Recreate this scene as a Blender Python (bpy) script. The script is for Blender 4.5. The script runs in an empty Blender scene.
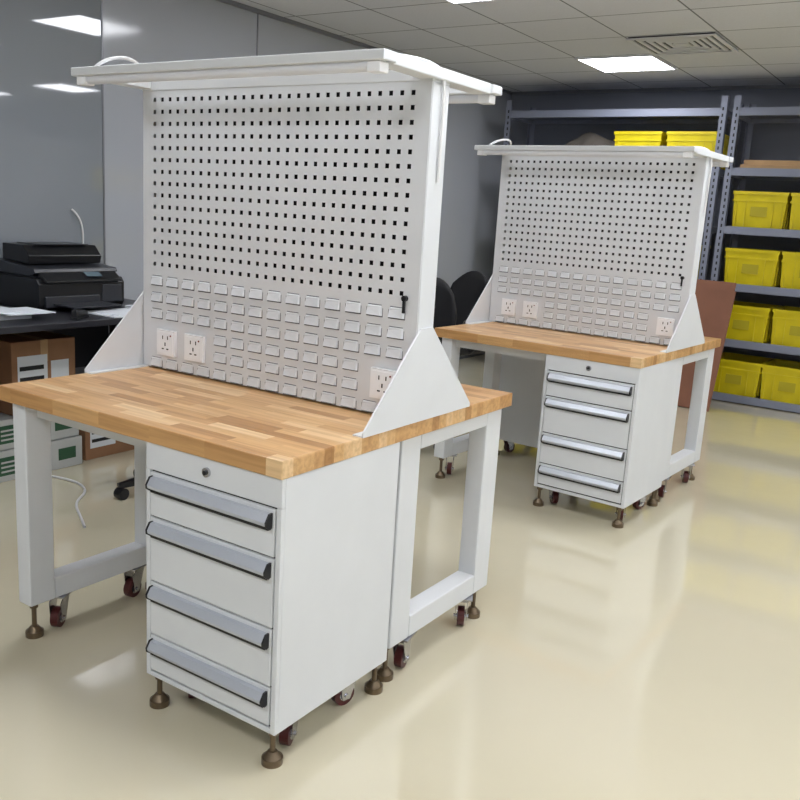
import bpy, bmesh, math, random
from mathutils import Matrix, Vector
random.seed(4)
sc=bpy.context.scene
COL=bpy.context.collection
sc.view_settings.view_transform='Standard'
sc.view_settings.look='None'
sc.view_settings.exposure=0.52

# ---------------- materials ----------------
def lin(c): return tuple(((v/255)/12.92 if v<=10 else ((v/255+0.055)/1.055)**2.4) for v in c)+(1,)
def mat(name,rgb,rough=.5,metal=0,spec=.5,coat=0,noise=0,nscale=20):
    m=bpy.data.materials.new(name);m.use_nodes=True
    nt=m.node_tree;b=nt.nodes['Principled BSDF']
    c=lin(rgb);b.inputs['Base Color'].default_value=c
    b.inputs['Roughness'].default_value=rough;b.inputs['Metallic'].default_value=metal
    b.inputs['Specular IOR Level'].default_value=spec;b.inputs['Coat Weight'].default_value=coat
    if noise:
        n=nt.nodes.new('ShaderNodeTexNoise');n.inputs['Scale'].default_value=nscale;n.inputs['Detail'].default_value=4
        tc=nt.nodes.new('ShaderNodeTexCoord');nt.links.new(tc.outputs['Object'],n.inputs['Vector'])
        r=nt.nodes.new('ShaderNodeValToRGB')
        r.color_ramp.elements[0].color=tuple(v*(1-noise) for v in c[:3])+(1,)
        r.color_ramp.elements[1].color=tuple(min(1,v*(1+noise)) for v in c[:3])+(1,)
        r.color_ramp.elements[0].position=.3;r.color_ramp.elements[1].position=.7
        nt.links.new(n.outputs['Fac'],r.inputs['Fac']);nt.links.new(r.outputs['Color'],b.inputs['Base Color'])
    return m
M={}
M['steel']=mat('powder_coat_white',(219,222,225),.42,noise=.02,nscale=6)
M['steel2']=mat('powder_coat_board',(220,223,227),.5,noise=.02,nscale=6)
M['alu']=mat('aluminium',(192,197,206),.32,.25)
M['black']=mat('black_plastic',(22,23,27),.4)
M['blackfab']=mat('black_fabric',(20,20,24),.8)
M['chrome']=mat('zinc',(190,190,195),.25,1)
M['foot']=mat('foot_bronze',(110,95,75),.35,.6)
M['wheel']=mat('wheel_maroon',(80,30,30),.4)
M['socket']=mat('socket_white',(248,249,252),.25)
M['dark']=mat('dark_slot',(30,32,34),.7)
M['innershade']=mat('painted_inner_shade',(50,52,56),.8)  # dark colour that paints interior shade into the board and vent
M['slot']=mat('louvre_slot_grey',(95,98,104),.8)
M['diff']=mat('diffuser',(225,228,235),.3)
M['rack']=mat('rack_paint',(132,137,154),.45,.1)
M['rackdark']=mat('rack_deck',(105,110,125),.5)
M['yellow']=mat('yellow_plastic',(212,194,22),.35,noise=.08,nscale=8)
M['label']=mat('label',(178,164,30),.5)
M['card']=mat('cardboard',(150,110,80),.8,noise=.08,nscale=12)
M['card2']=mat('cardboard_reddish',(134,90,70),.8,noise=.08,nscale=5)
M['woodboard']=mat('board_wood',(180,146,105),.6,noise=.1,nscale=9)
M['desk']=mat('dark_desk',(38,38,44),.35)
M['paper']=mat('paper',(225,230,236),.7)
M['cartonw']=mat('carton_white',(200,203,202),.6,noise=.03,nscale=10)
M['blue']=mat('blue_folder',(120,150,200),.5)
M['red']=mat('box_red',(120,32,36),.6)
M['green']=mat('box_green',(50,92,66),.6)
M['printer']=mat('printer_black',(17,18,21),.3)
M['printer2']=mat('printer_grey',(45,47,53),.35)
M['screen']=mat('printer_screen',(90,110,120),.1)
M['cable']=mat('cable_white',(225,225,225),.5)
M['sack']=mat('sack_grey',(92,86,80),.9,noise=.15,nscale=10)
M['trim']=mat('wall_trim',(130,132,138),.35,.5)
M['base']=mat('baseboard_dark',(70,72,76),.5)
M['wallb']=mat('wall_back_paint',(118,122,134),.6,noise=.03,nscale=2)
M['wallw']=mat('wall_white_paint',(218,220,224),.7,noise=.02,nscale=2)
M['vent']=mat('vent_white',(215,217,222),.5)
M['glass']=mat('wall_grey_glossy_panel',(134,139,146),.03,spec=.75,noise=.03,nscale=1)
M['glass2']=mat('wall_light_grey_panel',(168,172,179),.1,spec=.5,noise=.02,nscale=1)
def floor_mat():
    m=mat('floor_epoxy',(214,206,180),.1,spec=.9,coat=.7,noise=.02,nscale=1.5)
    nt=m.node_tree;b=nt.nodes['Principled BSDF']
    b.inputs['Coat Roughness'].default_value=.03
    tc=nt.nodes.new('ShaderNodeTexCoord');n=nt.nodes.new('ShaderNodeTexNoise');n.inputs['Scale'].default_value=4
    bu=nt.nodes.new('ShaderNodeBump');bu.inputs['Strength'].default_value=.06;bu.inputs['Distance'].default_value=.02
    nt.links.new(tc.outputs['Object'],n.inputs['Vector']);nt.links.new(n.outputs['Fac'],bu.inputs['Height']);nt.links.new(bu.outputs['Normal'],b.inputs['Normal'])
    nt.links.new(bu.outputs['Normal'],b.inputs['Coat Normal'])
    return m
M['floor']=floor_mat()
def ceil_mat():
    m=bpy.data.materials.new('ceiling_tiles');m.use_nodes=True;nt=m.node_tree;b=nt.nodes['Principled BSDF']
    b.inputs['Roughness'].default_value=.9
    g=nt.nodes.new('ShaderNodeNewGeometry')
    sub=nt.nodes.new('ShaderNodeVectorMath');sub.operation='SUBTRACT';sub.inputs[1].default_value=(-1.59-12,5.0-12,0)
    nt.links.new(g.outputs['Position'],sub.inputs[0])
    br=nt.nodes.new('ShaderNodeTexBrick');br.offset=0;br.squash=1
    br.inputs['Scale'].default_value=1;br.inputs['Brick Width'].default_value=.6;br.inputs['Row Height'].default_value=.6
    br.inputs['Mortar Size'].default_value=.006;br.inputs['Mortar Smooth'].default_value=.1
    br.inputs['Color1'].default_value=lin((222,224,229));br.inputs['Color2'].default_value=lin((217,219,224));br.inputs['Mortar'].default_value=lin((120,124,128))
    nt.links.new(sub.outputs[0],br.inputs['Vector'])
    n=nt.nodes.new('ShaderNodeTexNoise');n.inputs['Scale'].default_value=90;nt.links.new(g.outputs['Position'],n.inputs['Vector'])
    mx=nt.nodes.new('ShaderNodeMixRGB');mx.blend_type='MULTIPLY';mx.inputs[0].default_value=.12
    nt.links.new(br.outputs['Color'],mx.inputs[1]);nt.links.new(n.outputs['Fac'],mx.inputs[2]);nt.links.new(mx.outputs[0],b.inputs['Base Color'])
    return m
M['ceil']=ceil_mat()
def wood_mat():
    m=bpy.data.materials.new('butcher_block');m.use_nodes=True;nt=m.node_tree;N=nt.nodes;Lk=nt.links;b=N['Principled BSDF']
    b.inputs['Roughness'].default_value=.3
    tc=N.new('ShaderNodeTexCoord');sp=N.new('ShaderNodeSeparateXYZ');Lk.new(tc.outputs['Object'],sp.inputs[0])
    def mth(op,a,bb=None,v=None):
        n=N.new('ShaderNodeMath');n.operation=op
        Lk.new(a,n.inputs[0])
        if bb is not None: Lk.new(bb,n.inputs[1])
        elif v is not None: n.inputs[1].default_value=v
        return n.outputs[0]
    row=mth('FLOOR',mth('DIVIDE',sp.outputs['Y'],v=.038))
    wn=N.new('ShaderNodeTexWhiteNoise');wn.noise_dimensions='1D';Lk.new(row,wn.inputs['W'])
    xs=mth('ADD',mth('DIVIDE',sp.outputs['X'],v=.2),mth('MULTIPLY',wn.outputs['Value'],v=7.3))
    colf=mth('FLOOR',xs)
    cb=N.new('ShaderNodeCombineXYZ');Lk.new(row,cb.inputs[0]);Lk.new(colf,cb.inputs[1])
    w2=N.new('ShaderNodeTexWhiteNoise');w2.noise_dimensions='3D';Lk.new(cb.outputs[0],w2.inputs['Vector'])
    r=N.new('ShaderNodeValToRGB');e=r.color_ramp.elements
    e[0].color=lin((174,128,78));e[1].color=lin((230,198,152));x=e.new(.3);x.color=lin((199,154,101));x=e.new(.7);x.color=lin((211,169,116))
    Lk.new(w2.outputs['Value'],r.inputs['Fac'])
    mp=N.new('ShaderNodeMapping');mp.inputs['Scale'].default_value=(3,60,60);Lk.new(tc.outputs['Object'],mp.inputs['Vector'])
    ad=N.new('ShaderNodeVectorMath');ad.operation='ADD';Lk.new(mp.outputs[0],ad.inputs[0]);Lk.new(w2.outputs['Color'],ad.inputs[1])
    n=N.new('ShaderNodeTexNoise');n.inputs['Scale'].default_value=1.2;n.inputs['Detail'].default_value=6;Lk.new(ad.outputs[0],n.inputs['Vector'])
    r2=N.new('ShaderNodeValToRGB');r2.color_ramp.elements[0].color=(.70,.63,.57,1);r2.color_ramp.elements[1].color=(1.05,1.05,1.05,1)
    r2.color_ramp.elements[0].position=.25;r2.color_ramp.elements[1].position=.6
    Lk.new(n.outputs['Fac'],r2.inputs['Fac'])
    mx=N.new('ShaderNodeMixRGB');mx.blend_type='MULTIPLY';mx.inputs[0].default_value=.8
    Lk.new(r.outputs['Color'],mx.inputs[1]);Lk.new(r2.outputs['Color'],mx.inputs[2]);Lk.new(mx.outputs[0],b.inputs['Base Color'])
    return m
M['wood']=wood_mat()
def emis(name,rgb,s):
    m=bpy.data.materials.new(name);m.use_nodes=True;b=m.node_tree.nodes['Principled BSDF']
    b.inputs['Base Color'].default_value=(.8,.8,.8,1);b.inputs['Emission Color'].default_value=lin(rgb);b.inputs['Emission Strength'].default_value=s
    return m
M['lamp']=emis('led_panel',(247,249,255),13.5)

# ---------------- geometry helpers ----------------
def empty(name,loc=(0,0,0),rz=0):
    e=bpy.data.objects.new(name,None);COL.objects.link(e);e.location=loc;e.rotation_euler=(0,0,rz);e.empty_display_size=.1;return e
def finish(name,bm,m,parent=None,smooth=False,bevel=0):
    me=bpy.data.meshes.new(name);bm.to_mesh(me);bm.free()
    ms=m if isinstance(m,(list,tuple)) else [m]
    for k in ms: me.materials.append(M[k])
    if smooth:
        for p in me.polygons: p.use_smooth=True
    o=bpy.data.objects.new(name,me);COL.objects.link(o)
    if parent: o.parent=parent
    if bevel:
        md=o.modifiers.new('b','BEVEL');md.width=bevel;md.segments=2;md.limit_method='ANGLE'
    return o
def B(bm,x0,x1,y0,y1,z0,z1,mi=0,mtx=None):
    vs=[bm.verts.new(Vector(p) if mtx is None else mtx@Vector(p)) for p in ((x0,y0,z0),(x1,y0,z0),(x1,y1,z0),(x0,y1,z0),(x0,y0,z1),(x1,y0,z1),(x1,y1,z1),(x0,y1,z1))]
    for f in ((0,3,2,1),(4,5,6,7),(0,1,5,4),(1,2,6,5),(2,3,7,6),(3,0,4,7)):
        fa=bm.faces.new([vs[i] for i in f]);fa.material_index=mi
def boxes(name,lst,m,parent=None,bevel=0):
    bm=bmesh.new()
    for b in lst: B(bm,*b)
    return finish(name,bm,m,parent,bevel=bevel)
def C(bm,p,r,h,axis='Z',seg=20,r2=None,mi=0):
    rot={'Z':Matrix(),'X':Matrix.Rotation(math.pi/2,4,'Y'),'Y':Matrix.Rotation(math.pi/2,4,'X')}[axis]
    g=bmesh.ops.create_cone(bm,cap_ends=True,segments=seg,radius1=r,radius2=r if r2 is None else r2,depth=h,matrix=Matrix.Translation(p)@rot)
    for v in g['verts']:
        for f in v.link_faces: f.material_index=mi
def prism(bm,pts,axis,a,b,mi=0):
    def mk(p,t): return {'X':(t,p[0],p[1]),'Y':(p[0],t,p[1]),'Z':(p[0],p[1],t)}[axis]
    v0=[bm.verts.new(mk(p,a)) for p in pts];v1=[bm.verts.new(mk(p,b)) for p in pts]
    fs=[bm.faces.new(v0),bm.faces.new(v1[::-1])];n=len(pts)
    for i in range(n): fs.append(bm.faces.new((v0[i],v1[i],v1[(i+1)%n],v0[(i+1)%n])))
    for f in fs: f.material_index=mi
def curve(name,pts,r,m,parent=None):
    cu=bpy.data.curves.new(name,'CURVE');cu.dimensions='3D';cu.bevel_depth=r;cu.bevel_resolution=2
    s=cu.splines.new('NURBS');s.points.add(len(pts)-1)
    for i,p in enumerate(pts): s.points[i].co=(*p,1)
    s.use_endpoint_u=True;s.order_u=4
    cu.materials.append(M[m]);o=bpy.data.objects.new(name,cu);COL.objects.link(o)
    if parent:o.parent=parent
    return o

# ---------------- room ----------------
XL,XR,YF,YB,HC=-2.91,5.0,-4.0,6.56,2.585
boxes('floor',[(XL-.1,XR+.1,YF-.1,YB+.1,-.1,0)],'floor')
boxes('ceiling',[(XL-.1,XR+.1,YF-.1,YB+.1,HC,HC+.1)],'ceil')
bm=bmesh.new();B(bm,XL-.1,XL,YF,1.77,0,HC,0);B(bm,XL-.1,XL,1.77,YB,0,HC,1);finish('wall_left',bm,['glass','glass2'])
boxes('wall_back',[(XL-.1,XR+.1,YB,YB+.1,0,HC)],'wallb')
boxes('wall_right',[(XR,XR+.1,YF,YB,0,HC)],'wallw')
boxes('wall_front',[(XL-.1,XR+.1,YF-.1,YF,0,HC)],'wallw')
boxes('baseboard_left',[(XL,XL+.012,YF,YB,0,.09)],'base')
boxes('baseboard_back',[(XL,XR,YB-.012,YB,0,.09)],'base')
for i,y in enumerate((-3.03,-1.83,-.63,.57,1.77,2.97,4.17,5.37)):
    boxes('trim_%d'%(i+1),[(XL-.002,XL+.004,y-.005,y+.005,.09,HC)],'trim')
boxes('trim_20',[(XL,XL+.02,YF,YB,HC-.025,HC)],'trim')
boxes('trim_21',[(XL,XR,YB-.02,YB,HC-.025,HC)],'trim')
for ix in range(4):
    for iy in range(4):
        if ix==1 and iy==0: continue
        x=-1.59+1.8*ix;y=5.0-2.4*iy
        e=empty('ceiling_light_panel',(x+.3,y+.3,HC))
        boxes('diffuser',[(-.28,.28,-.28,.28,-.012,-.002)],'lamp',e)
        boxes('frame',[(-.3,.3,-.3,-.28,-.015,-.001),(-.3,.3,.28,.3,-.015,-.001),(-.3,-.28,-.28,.28,-.015,-.001),(.28,.3,-.28,.28,-.015,-.001)],'vent',e)
e=empty('ceiling_air_vent',(-.69,4.7,HC))
bm=bmesh.new()
for i,s in enumerate((.29,.24,.19,.14,.09)):
    z0=-.018+.002*i;w=.028
    for (a,b,c,d) in ((-s,s,-s,-s+w),(-s,s,s-w,s),(-s,-s+w,-s+w,s-w),(s-w,s,-s+w,s-w)): B(bm,a,b,c,d,z0,z0+.008)
B(bm,-.05,.05,-.05,.05,-.014,-.006)
finish('grille',bm,'vent',e)
boxes('duct_shade_plate',[(-.28,.28,-.28,.28,-.006,-.001)],'innershade',e)  # flat dark plate painted in place of the shade behind the grille

# ---------------- small hardware ----------------
def foot(bm,x,y,ztop):
    C(bm,(x,y,.009),.027,.018,seg=24);C(bm,(x,y,.026),.024,.016,r2=.012,seg=24)
    C(bm,(x,y,(ztop+.03)/2),.0075,ztop-.03,seg=12);C(bm,(x,y,ztop-.012),.014,.014,seg=6)
def caster(name,x,y,ztop,parent,ang=0):
    r=.033
    g=Matrix.Translation((x,y,0))@Matrix.Rotation(ang,4,'Z')
    bm=bmesh.new()
    C(bm,(0,0,r),r,.024,'X',24,mi=0)
    C(bm,(0,0,r),r*.55,.028,'X',20,mi=1);C(bm,(0,0,r),.006,.05,'X',10,mi=1)
    for s in(-1,1):
        prism(bm,[(-.012,r-.012),(.012,r-.012),(.04,ztop-.012),(.0,ztop-.012),(-.02,ztop-.03)],'X',s*.019-.0015,s*.019+.0015,mi=1)
    B(bm,-.022,.022,-.005,.045,ztop-.014,ztop-.009,1);B(bm,-.035,.035,-.03,.05,ztop-.006,ztop-.001,1)
    C(bm,(0,.015,ztop-.008),.02,.008,mi=1)
    bmesh.ops.transform(bm,matrix=g,verts=bm.verts)
    return finish(name,bm,['wheel','chrome'],parent)

# ---------------- workbench ----------------
L,D,H,T=1.112,1.155,.8,.045
m_=D/2
def half(bench,tag,rot):
    e=bpy.data.objects.new('desk_side_'+tag,None);COL.objects.link(e);e.parent=bench
    if rot: e.location=(-L,D,0);e.rotation_euler=(0,0,math.pi)
    zc=.1;x0,x1=-.003-.465,-.003;y0,y1=0.006,.487
    boxes('cabinet_body',[(x0,x1,y0+.012,y1,zc,H-T),(x0,x1,y0,y0+.012,H-T-.072,H-T),(x0,x0+.016,y0,y0+.012,zc,H-T-.072),(x1-.016,x1,y0,y0+.012,zc,H-T-.072),(x0+.016,x1-.016,y0,y0+.012,zc,zc+.014)],'steel',e,bevel=.002)
    boxes('cabinet_gap',[(x0+.016,x1-.016,y0+.008,y0+.0118,zc+.014,H-T-.072)],'dark',e)
    tops=[.678,.555,.375,.222,.116]
    dl=[];hb=[];hd=[]
    for i in range(4):
        zt=tops[i];zb=tops[i+1]+.005
        dl.append((x0+.019,x1-.019,y0-.002,y0+.008,zb,zt))
        zh=zt-.010;yy=y0
        bm=bmesh.new()
        prism(bm,[(yy-.002,zh-.030),(yy-.008,zh-.036),(yy-.021,zh-.028),(yy-.023,zh-.020),(yy-.012,zh-.002),(yy-.002,zh)],'X',x0+.030,x1-.030)
        finish('handle_%d'%(i+1),bm,'alu',e)
        for xa,xb in((x0+.025,x0+.030),(x1-.030,x1-.025)):
            prism_pts=[(yy-.002,zh-.036),(yy-.010,zh-.039),(yy-.023,zh-.030),(yy-.0245,zh-.019),(yy-.013,zh),(yy-.002,zh+.001)]
            hb.append((xa,xb,prism_pts))
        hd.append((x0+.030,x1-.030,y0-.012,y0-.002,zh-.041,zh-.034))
    boxes('drawer_fronts',dl,'steel',e,bevel=.002)
    bm=bmesh.new()
    for xa,xb,pp in hb: prism(bm,pp,'X',xa,xb)
    finish('handle_caps',bm,'black',e)
    boxes('handle_painted_shade',hd,'black',e)  # black strips painted in for the shade under the handles
    bm=bmesh.new();C(bm,((x0+x1)/2-.01,y0-.003,H-T-.035),.012,.008,'Y');C(bm,((x0+x1)/2-.01,y0-.008,H-T-.035),.006,.006,'Y',mi=1)
    finish('lock',bm,['chrome','black'],e)
    bm=bmesh.new()
    for x,y in((x0+.02,.035),(x1-.03,.035),(x1-.03,y1-.015),(x0+.02,y1-.015)): foot(bm,x,y,zc)
    for i,(x,y,a) in enumerate(((x1-.055,.12,.4),(x1-.06,.36,-.3),(x0+.06,.12,.8),(x0+.06,.36,.2))): caster('caster_%d'%i,x,y,zc,e,a)
    fx0,fx1=-1.075,-1.012;fy0,fy1=.02,.55;zl=.115;pw=.085
    if rot: fx0,fx1=-1.095,-1.03;fy0,fy1=.035,.635;pw=.10
    boxes('leg_frame',[(fx0,fx1,fy0,fy0+pw,zl,H-T),(fx0,fx1,fy1-pw,fy1,zl,H-T),(fx0,fx1,fy0+pw,fy1-pw,zl,zl+.07),(fx0,fx1,fy0+pw,fy1-pw,H-T-.05,H-T)],'steel',e,bevel=.004)
    boxes('front_rail',[(fx1,x0,.06,.09,H-T-.045,H-T),(fx1,x0,.5,.53,H-T-.045,H-T)],'steel',e)
    xm=(fx0+fx1)/2
    for y in(fy0+.03,fy1-.03): foot(bm,xm,y,zl)
    for i,(y,a) in enumerate(((fy0+.115,.5),(fy1-.12,.2))): caster('leg_caster_%d'%i,xm,y,zl,e,a)
    finish('levelling_feet',bm,'foot',e)
    yb=m_-.042
    xs0,xs1=-L+.004,-.004
    nc,nr=29,15;hs=.0126
    px=.0354;pz=.0372
    cx=(xs0+xs1)/2;cxs=[cx+(i-(nc-1)/2)*px for i in range(nc)];czs=[1.152+i*pz for i in range(nr)]
    gx=[xs0]+[v for c in cxs for v in(c-hs/2,c+hs/2)]+[xs1]
    gz=[H+.004]+[v for c in czs for v in(c-hs/2,c+hs/2)]+[1.70]
    bm=bmesh.new();V=[[bm.verts.new((x,yb,z)) for x in gx] for z in gz]
    for j in range(len(gz)-1):
        for i in range(len(gx)-1):
            if i%2==1 and j%2==1: continue
            bm.faces.new((V[j][i],V[j][i+1],V[j+1][i+1],V[j+1][i]))
    o=finish('pegboard_panel',bm,'steel2',e)
    s=o.modifiers.new('s','SOLIDIFY');s.thickness=.0015;s.offset=-1
    bm=bmesh.new();bd=bmesh.new()
    SX=(-.985,-.852,-.098)
    for r in range(6):
        z=1.098-.055*r
        for c in range(14):
            x=cx+(c-6.5)*.0745
            if any(abs(x-sx)<.068 and abs(z-.895)<.06 for sx in SX): continue
            w,h=.0265,.0145
            pts=[(x-w,z-h),(x+w,z-h),(x+w,z+h*.5),(x+w*.86,z+h),(x-w*.86,z+h),(x-w,z+h*.5)]
            v0=[bm.verts.new((p[0],yb-.0003,p[1])) for p in pts]
            v1=[bm.verts.new((x+(p[0]-x)*.88,yb-(.0085 if i<2 else .003),z+(p[1]-z)*(.95 if i<2 else .75))) for i,p in enumerate(pts)]
            bm.faces.new(v1)
            for i in range(6): 
                if i!=0: bm.faces.new((v0[i],v0[(i+1)%6],v1[(i+1)%6],v1[i]))
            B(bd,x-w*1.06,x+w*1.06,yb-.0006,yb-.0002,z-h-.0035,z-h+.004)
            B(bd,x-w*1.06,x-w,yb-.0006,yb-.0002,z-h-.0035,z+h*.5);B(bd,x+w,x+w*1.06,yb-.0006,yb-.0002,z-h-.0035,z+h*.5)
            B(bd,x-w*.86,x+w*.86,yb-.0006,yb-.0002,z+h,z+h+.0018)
    bmesh.ops.recalc_face_normals(bm,faces=bm.faces)
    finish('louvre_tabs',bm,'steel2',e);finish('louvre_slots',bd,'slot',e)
    bm=bmesh.new()
    for sx in SX:
        B(bm,sx-.043,sx+.043,yb-.012,yb-.0005,.895-.043,.895+.043,0)
        B(bm,sx-.036,sx+.036,yb-.0135,yb-.012,.895-.036,.895+.036,0)
        for dx,dz,ww,hh in((-.012,.018,.002,.006),(.012,.018,.002,.006),(0,-.004,.0025,.006),(-.011,-.02,.005,.002),(.011,-.02,.005,.002)):
            B(bm,sx+dx-ww,sx+dx+ww,yb-.0142,yb-.0134,.895+dz-hh,.895+dz+hh,1)
        C(bm,(sx+.026,yb-.014,.895+.026),.003,.002,'Y',8,mi=2)
    finish('power_sockets',bm,['socket','dark','red'],e,bevel=.0015)
    bm=bmesh.new();C(bm,(-.045,yb-.006,1.14),.008,.012,'Y',16,mi=0);B(bm,-.048,-.042,yb-.012,yb-.004,1.10,1.14,0)
    finish('post_latch',bm,['black'],e)
    ly=m_-.29
    boxes('lamp_housing',[(-L-.02,.02,ly-.005,ly+.05,1.709,1.733)],'steel',e,bevel=.003)
    bm=bmesh.new();C(bm,(-L/2,ly+.022,1.702),.0155,L-.06,'X',20);finish('lamp_tube',bm,'diff',e,smooth=False)
    boxes('lamp_end_caps',[(-L-.005,-L+.035,ly+.004,ly+.040,1.684,1.709),(-.035,.005,ly+.004,ly+.040,1.684,1.709)],'socket',e,bevel=.003)
    return e
def workbench(name,loc,rz):
    b=empty(name,loc,rz)
    half(b,'front',False);half(b,'rear',True)
    boxes('worktop',[(-L,0,0,D,H-T,H)],'wood',b,bevel=.003)
    boxes('posts',[(-.040,-.001,m_-.040,m_+.040,H,1.70),(-L+.001,-L+.040,m_-.040,m_+.040,H,1.70),(-L+.001,-.001,m_-.044,m_+.044,1.70,1.73)],'steel',b,bevel=.003)
    boxes('board_shade_sheet',[(-L+.045,-.045,m_-.002,m_+.002,H+.01,1.70)],'innershade',b)  # dark sheet added inside the hollow board so its holes look shaded
    ar=[]
    for x0,x1 in((-.045,.012),(-L-.012,-L+.045)): ar.append((x0,x1,m_-.242,m_+.242,1.706,1.735))
    boxes('lamp_arms',ar,'steel',b,bevel=.003)
    bm=bmesh.new()
    for x0,x1 in((-.001,.004),(-L-.004,-L+.001)):
        prism(bm,[(m_-.275,H),(m_+.275,H),(m_+.275,H+.012),(m_+.030,H+.262),(m_-.030,H+.262),(m_-.275,H+.012)],'X',x0,x1)
    for x0,x1 in((-.03,.0),(-L,-L+.03)):
        B(bm,x0,x1,m_-.275,m_-.045,H,H+.004);B(bm,x0,x1,m_+.045,m_+.275,H,H+.004)
    finish('gusset_plates',bm,'steel',b)
    curve('lamp_cable',[(-L+.05,m_-.26,1.735),(-L+.08,m_-.26,1.755),(-L+.13,m_-.22,1.775),(-L+.12,m_-.15,1.76),(-L+.05,m_-.05,1.74),(-L+.02,m_-.0,1.737)],.005,'cable',b)
    curve('post_cable',[(-.02,m_-.2,1.737),(-.02,m_-.1,1.748),(-.01,m_-.02,1.745),(.012,m_+.0,1.72),(.008,m_,1.62),(.006,m_,1.45)],.004,'cable',b)
    return b
workbench('workbench',(0,0,0),0)
workbench('workbench',(.0478,2.319,0),-.0487)

# ---------------- racks ----------------
def rack(x0,x1,y0,y1):
    e=empty('storage_rack',(x0,y0,0));w=x1-x0;d=y1-y0;ht=2.42
    bm=bmesh.new()
    for (px,py,sx,sy) in((0,0,1,1),(w,0,-1,1),(0,d,1,-1),(w,d,-1,-1)):
        xa,xb=sorted((px,px+sx*.05));ya,yb=sorted((py,py+sy*.003));B(bm,xa,xb,ya,yb,0,ht)
        xa,xb=sorted((px,px+sx*.003));ya,yb=sorted((py+sy*.003,py+sy*.05));B(bm,xa,xb,ya,yb,0,ht)
    finish('posts',bm,'rack',e)
    bm=bmesh.new()
    for px in(.028,w-.028):
        for i in range(46): B(bm,px-.006,px+.006,-.001,-.0002,.06+.05*i,.085+.05*i)
    finish('post_slots',bm,'dark',e)
    sh=[];dk=[]
    for z in(.04,.49,.94,1.39,1.845,2.30):
        sh+= [(.004,w-.004,.004,.03,z-.03,z+.03),(.004,w-.004,d-.03,d-.004,z-.03,z+.03),(.004,.03,.03,d-.03,z-.03,z+.02),(w-.03,w-.004,.03,d-.03,z-.03,z+.02)]
        dk.append((.03,w-.03,.03,d-.03,z+.0,z+.015))
    boxes('beams',sh,'rack',e);boxes('decks',dk,'rackdark',e)
    return e
RY0,RY1=5.93,6.45
rack(-2.62,-.67,RY0,RY1);rack(-.62,1.35,RY0,RY1);rack(1.37,3.3,RY0,RY1)
def bin_mesh():
    bm=bmesh.new();w,d,h=.208,.235,.29;tp=.9
    def ring(s,z,iw=0): return [bm.verts.new((sx*(w*s-iw),sy*(d*s-iw),z)) for sx,sy in((-1,-1),(1,-1),(1,1),(-1,1))]
    o0=ring(tp,0);o1=ring(.97,h);i1=ring(.97,h,.006);i0=ring(tp,.008,.006)
    bm.faces.new(o0[::-1]);bm.faces.new(i0)
    for a,b in((o0,o1),(o1,i1),(i1,i0)):
        for i in range(4): bm.faces.new((a[i],a[(i+1)%4],b[(i+1)%4],b[i]))
    for z0,z1,g in((h-.022,h+.003,1.0),(h-.075,h-.062,.985)):
        W,Dd=w*g,d*g
        for bx in((-W,W,-Dd,-Dd+.014),(-W,W,Dd-.014,Dd),(-W,-W+.014,-Dd+.014,Dd-.014),(W-.014,W,-Dd+.014,Dd-.014)): B(bm,bx[0],bx[1],bx[2],bx[3],z0,z1)
    for x in(-.17,-.105,.105,.17):
        B(bm,x-.004,x+.004,-d*.965,-d*.93+.02,.02,h-.06)
    for y in(-.15,-.05,.05,.15):
        for s in(-1,1): xa,xb=sorted((s*w*.96,s*w*.90));B(bm,xa,xb,y-.004,y+.004,.02,h-.06)
    B(bm,-.062,.062,-d*.955,-d*.9,.10,.175,1)
    bmesh.ops.recalc_face_normals(bm,faces=bm.faces)
    me=bpy.data.meshes.new('storage_bin');bm.to_mesh(me);bm.free();me.materials.append(M['yellow']);me.materials.append(M['label']);return me
BM=bin_mesh()
def sbin(x,z,dy=0,rz=0):
    o=bpy.data.objects.new('storage_bin',BM);COL.objects.link(o);o.location=(x,RY0+.27+dy,z+.016);o.rotation_euler=(0,0,rz)
for z in(.04,.49,.94,1.39):
    for i in range(4):
        sbin(-.34+.435*i+random.uniform(-.005,.005)-(.05 if z<.3 else 0.03 if z<.6 else 0)*(0 if i==0 else .4),z,random.uniform(-.01,.005),random.uniform(-.01,.01))
for z in(.04,.49,.94):
    for i in range(4): sbin(-2.34+.45*i,z)
for x in(-1.38,-.93): sbin(x,1.845)
for z in(.49,1.39):
    for i in range(3): sbin(1.7+.45*i,z)
bm=bmesh.new();bmesh.ops.create_icosphere(bm,subdivisions=4,radius=1)
for v in bm.verts:
    c=v.co;n=1+.12*math.sin(5*c.x+2)*math.cos(4*c.y)+.06*math.sin(11*c.x*c.y+3*c.z)
    v.co=Vector((c.x*.26*n,c.y*.18*n,max(c.z,-.75)*.16*n))
o=finish('cloth_sack',bm,'sack',smooth=True);o.location=(-1.88,RY0+.26,1.99)
boxes('wooden_board_stack',[(-.52,.30,RY0+.04,RY0+.46,1.862,1.905),(-.50,.36,RY0+.06,RY0+.44,1.905,1.94),(.36,1.0,RY0+.04,RY0+.46,1.862,1.93)],'woodboard',bevel=.004)
cb=boxes('cardboard_sheet',[(0,.70,0,.018,0,1.02),(.03,.72,-.012,-.001,0,.95)],'card2');cb.location=(-1.08,5.48,0.004);cb.rotation_euler=(-.25,0,-.12)

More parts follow.
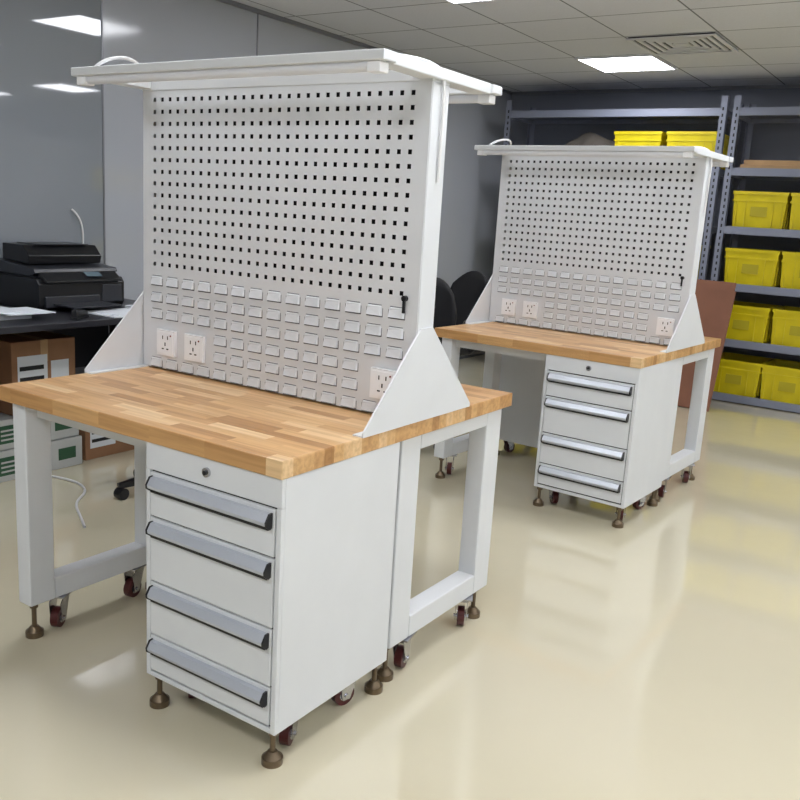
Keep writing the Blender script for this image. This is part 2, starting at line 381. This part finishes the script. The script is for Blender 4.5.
# ---------------- left desk ----------------
d=empty('office_desk',(0,0,0));dx0,dx1,dy0,dy1=-2.885,-2.12,-.9,1.80
boxes('desk_top',[(dx0,dx1,dy0,dy1,.77,.80)],'desk',d,bevel=.003)
boxes('desk_legs',[(dx0+.02,dx1-.05,dy1-.04,dy1-.01,0,.77),(dx0+.02,dx1-.05,dy0+.01,dy0+.04,0,.77)],'desk',d)
boxes('modesty_panel',[(dx0+.01,dx0+.03,dy0+.05,dy1-.05,.42,.77)],'desk',d)
p=empty('laser_printer',(-2.86,1.06,.80))
bm=bmesh.new()
prism(bm,[(0,.0),(.36,.0),(.38,.03),(.38,.13),(.36,.155),(0,.155)],'Y',.0,.5,0)
prism(bm,[(0,.165),(.30,.165),(.34,.18),(.33,.20),(0,.225)],'Y',.01,.49,1)
prism(bm,[(.03,.225),(.24,.215),(.25,.255),(.20,.305),(.03,.305)],'Y',.04,.46,0)
B(bm,0,.31,.02,.48,.155,.165,1)
B(bm,.375,.392,.03,.34,.015,.07,1)
B(bm,.375,.384,.36,.48,.03,.12,1)
prism(bm,[(.33,.155),(.40,.135),(.40,.145),(.34,.185)],'Y',.03,.47,0)
finish('body',bm,['printer','printer2'],p,bevel=.004)
bm=bmesh.new();prism(bm,[(.351,.1815),(.385,.1625),(.385,.1635),(.351,.1825)],'Y',.27,.36);finish('display',bm,'screen',p)
bm=bmesh.new()
B(bm,.39,.55,.07,.35,.03,.036);finish('paper_tray',bm,'printer2',p)
boxes('document',[(.06,.22,.1,.4,.307,.311)],'printer2',p)
pp=empty('paper_stack',(-2.42,.80,.80))
boxes('sheets',[(-.15,.12,-.25,.1,.0005,.03),(-.02,.2,-.05,.17,.0305,.034),(-.10,.16,-.22,.02,.0345,.04)],'paper',pp);boxes('folder',[(-.17,.05,-.30,-.05,.0405,.046)],'blue',pp)
p2=empty('loose_papers',(-2.28,1.36,.80));boxes('sheets',[(-.1,.15,-.14,.13,.0005,.006),(-.06,.13,-.10,.16,.0065,.010),(-.16,.02,.17,.36,.0005,.012)],'paper',p2)
p3=empty('stapler',(-2.2,1.08,.80),.5)
bm=bmesh.new();B(bm,-.018,.018,-.06,.06,.0005,.01);prism(bm,[(-.058,.012),(.06,.012),(.06,.03),(-.02,.045),(-.058,.045)],'X',-.013,.013);B(bm,-.012,.012,-.058,-.03,.01,.014);finish('body',bm,'black',p3,bevel=.002)
def carton(name,x0,x1,y0,y1,z0,z1,m,band=None):
    e=empty(name,((x0+x1)/2,(y0+y1)/2,z0));a,b,h=(x1-x0)/2,(y1-y0)/2,z1-z0
    boxes('body',[(-a,a,-b,b,0,h)],m,e,bevel=.004)
    boxes('tape',[(-a-.0006,a+.0006,-.02,.02,h*.7,h+.0008)],'card' if m!='card' else 'woodboard',e)
    if band:
        boxes('printed_label',[(a,a+.001,-b+.03,-b+.19,h*.2,h*.8),(a,a+.001,b-.14,b-.04,h*.3,h*.7)],band,e)
        boxes('label_text',[(a+.001,a+.0015,-b+.04,-b+.17,h*(.3+.15*k),h*(.36+.15*k)) for k in range(3)],'cartonw' if band!='paper' else 'dark',e)
    boxes('flap_line',[(-a,a,-.0015,.0015,h+.0008,h+.0012)],'dark',e)
carton('carton_box',-2.85,-2.47,.28,.77,0,.15,'cartonw','green')
carton('carton_box',-2.85,-2.47,.79,1.28,0,.15,'cartonw','green')
carton('carton_box',-2.85,-2.48,.29,.77,.154,.30,'cartonw','red')
carton('carton_box',-2.85,-2.48,.80,1.27,.154,.30,'cartonw','green')
carton('carton_box',-2.84,-2.5,.30,.77,.304,.40,'red','paper')
carton('carton_box',-2.84,-2.5,.92,1.27,.304,.66,'card','paper')
carton('carton_box',-2.84,-2.5,1.32,1.72,0,.30,'card','paper')
curve('floor_cable',[(-2.46,1.0,.008),(-2.3,1.08,.006),(-2.1,1.05,.006),(-2.02,.93,.006),(-1.95,.85,.006),(-1.80,.78,.006),(-1.70,.72,.006)],.006,'cable')
curve('wall_cable',[(-2.895,1.55,1.28),(-2.88,1.59,1.25),(-2.88,1.62,1.15),(-2.88,1.60,1.05),(-2.88,1.62,.82)],.005,'cable')

# ---------------- chairs ----------------
def chair(loc,rz):
    e=empty('office_chair',loc,rz)
    bm=bmesh.new()
    for i in range(5):
        a=i*2*math.pi/5+.3;mt=Matrix.Rotation(a,4,'Z')
        pts=[(.02,.075),(.27,.055),(.29,.06),(.29,.075),(.02,.125)]
        v0=[bm.verts.new(mt@Vector((p[0],-.022+.008*(p[0]>.1),p[1]))) for p in pts];v1=[bm.verts.new(mt@Vector((p[0],.022-.008*(p[0]>.1),p[1]))) for p in pts]
        bm.faces.new(v0);bm.faces.new(v1[::-1])
        for j in range(5): bm.faces.new((v0[j],v1[j],v1[(j+1)%5],v0[(j+1)%5]))
        c=mt@Vector((.275,0,.027))
        C(bm,(c.x,c.y,.027),.027,.045,'X' if i%2 else 'Y',16)
    C(bm,(0,0,.11),.035,.09);C(bm,(0,0,.27),.018,.3);C(bm,(0,0,.41),.07,.04)
    finish('star_base',bm,'black',e)
    bm=bmesh.new();B(bm,-.23,.23,-.22,.23,.43,.50);o=finish('seat',bm,'blackfab',e,smooth=True)
    md=o.modifiers.new('b','BEVEL');md.width=.03;md.segments=4
    bm=bmesh.new();n=10;rows=8
    def P(i,j,off):
        t=i/n*2-1;s=j/rows
        wd=.19*(1-.35*max(0,s-.55)**1*1.2);x=t*wd
        return (x,-.23-.05*s+.05*t*t-off,.55+.44*s-.10*max(0,s-.5)*2*t*t)
    A=[[[bm.verts.new(P(i,j,o_)) for i in range(n+1)] for j in range(rows+1)] for o_ in(0,.03)]
    for kk in(0,1):
        for j in range(rows):
            for i in range(n): bm.faces.new((A[kk][j][i],A[kk][j][i+1],A[kk][j+1][i+1],A[kk][j+1][i]))
    for j in range(rows):
        for i in(0,n): bm.faces.new((A[0][j][i],A[0][j+1][i],A[1][j+1][i],A[1][j][i]))
    for i in range(n):
        for j in(0,rows): bm.faces.new((A[0][j][i],A[0][j][i+1],A[1][j][i+1],A[1][j][i]))
    bmesh.ops.recalc_face_normals(bm,faces=bm.faces)
    finish('backrest',bm,'blackfab',e,smooth=True)
    curve('back_stem',[(0,-.05,.42),(0,-.2,.42),(0,-.285,.45),(0,-.29,.6),(0,-.30,.7)],.018,'black',e)
    for s in(-1,1):
        curve('armrest_%s'%('l' if s<0 else 'r'),[(s*.2,0,.44),(s*.27,0,.46),(s*.28,0,.6),(s*.28,.02,.68),(s*.28,.14,.69),(s*.28,.16,.66)],.014,'black',e)
chair((-1.80,1.32,0),1.57)
chair((-1.55,2.92,0),3.3)
chair((-1.86,3.85,0),3.0)

# ---------------- camera ----------------
th,ph,ro=.58003,.21135,.060995
F=Vector((-math.sin(th)*math.cos(ph),math.cos(th)*math.cos(ph),-math.sin(ph)))
r0=Vector((math.cos(th),math.sin(th),0));u0=r0.cross(F)
R=math.cos(ro)*r0+math.sin(ro)*u0;U=-math.sin(ro)*r0+math.cos(ro)*u0
cd=bpy.data.cameras.new('camera');co=bpy.data.objects.new('camera',cd);COL.objects.link(co)
cd.sensor_width=36;cd.lens=869.87/800*36
co.matrix_world=Matrix(((R.x,U.x,-F.x,1.2524),(R.y,U.y,-F.y,-1.443),(R.z,U.z,-F.z,1.3654),(0,0,0,1)))
sc.camera=co
w=bpy.data.worlds.new('world');sc.world=w;w.use_nodes=True
w.node_tree.nodes['Background'].inputs[0].default_value=(.5,.55,.6,1);w.node_tree.nodes['Background'].inputs[1].default_value=.2
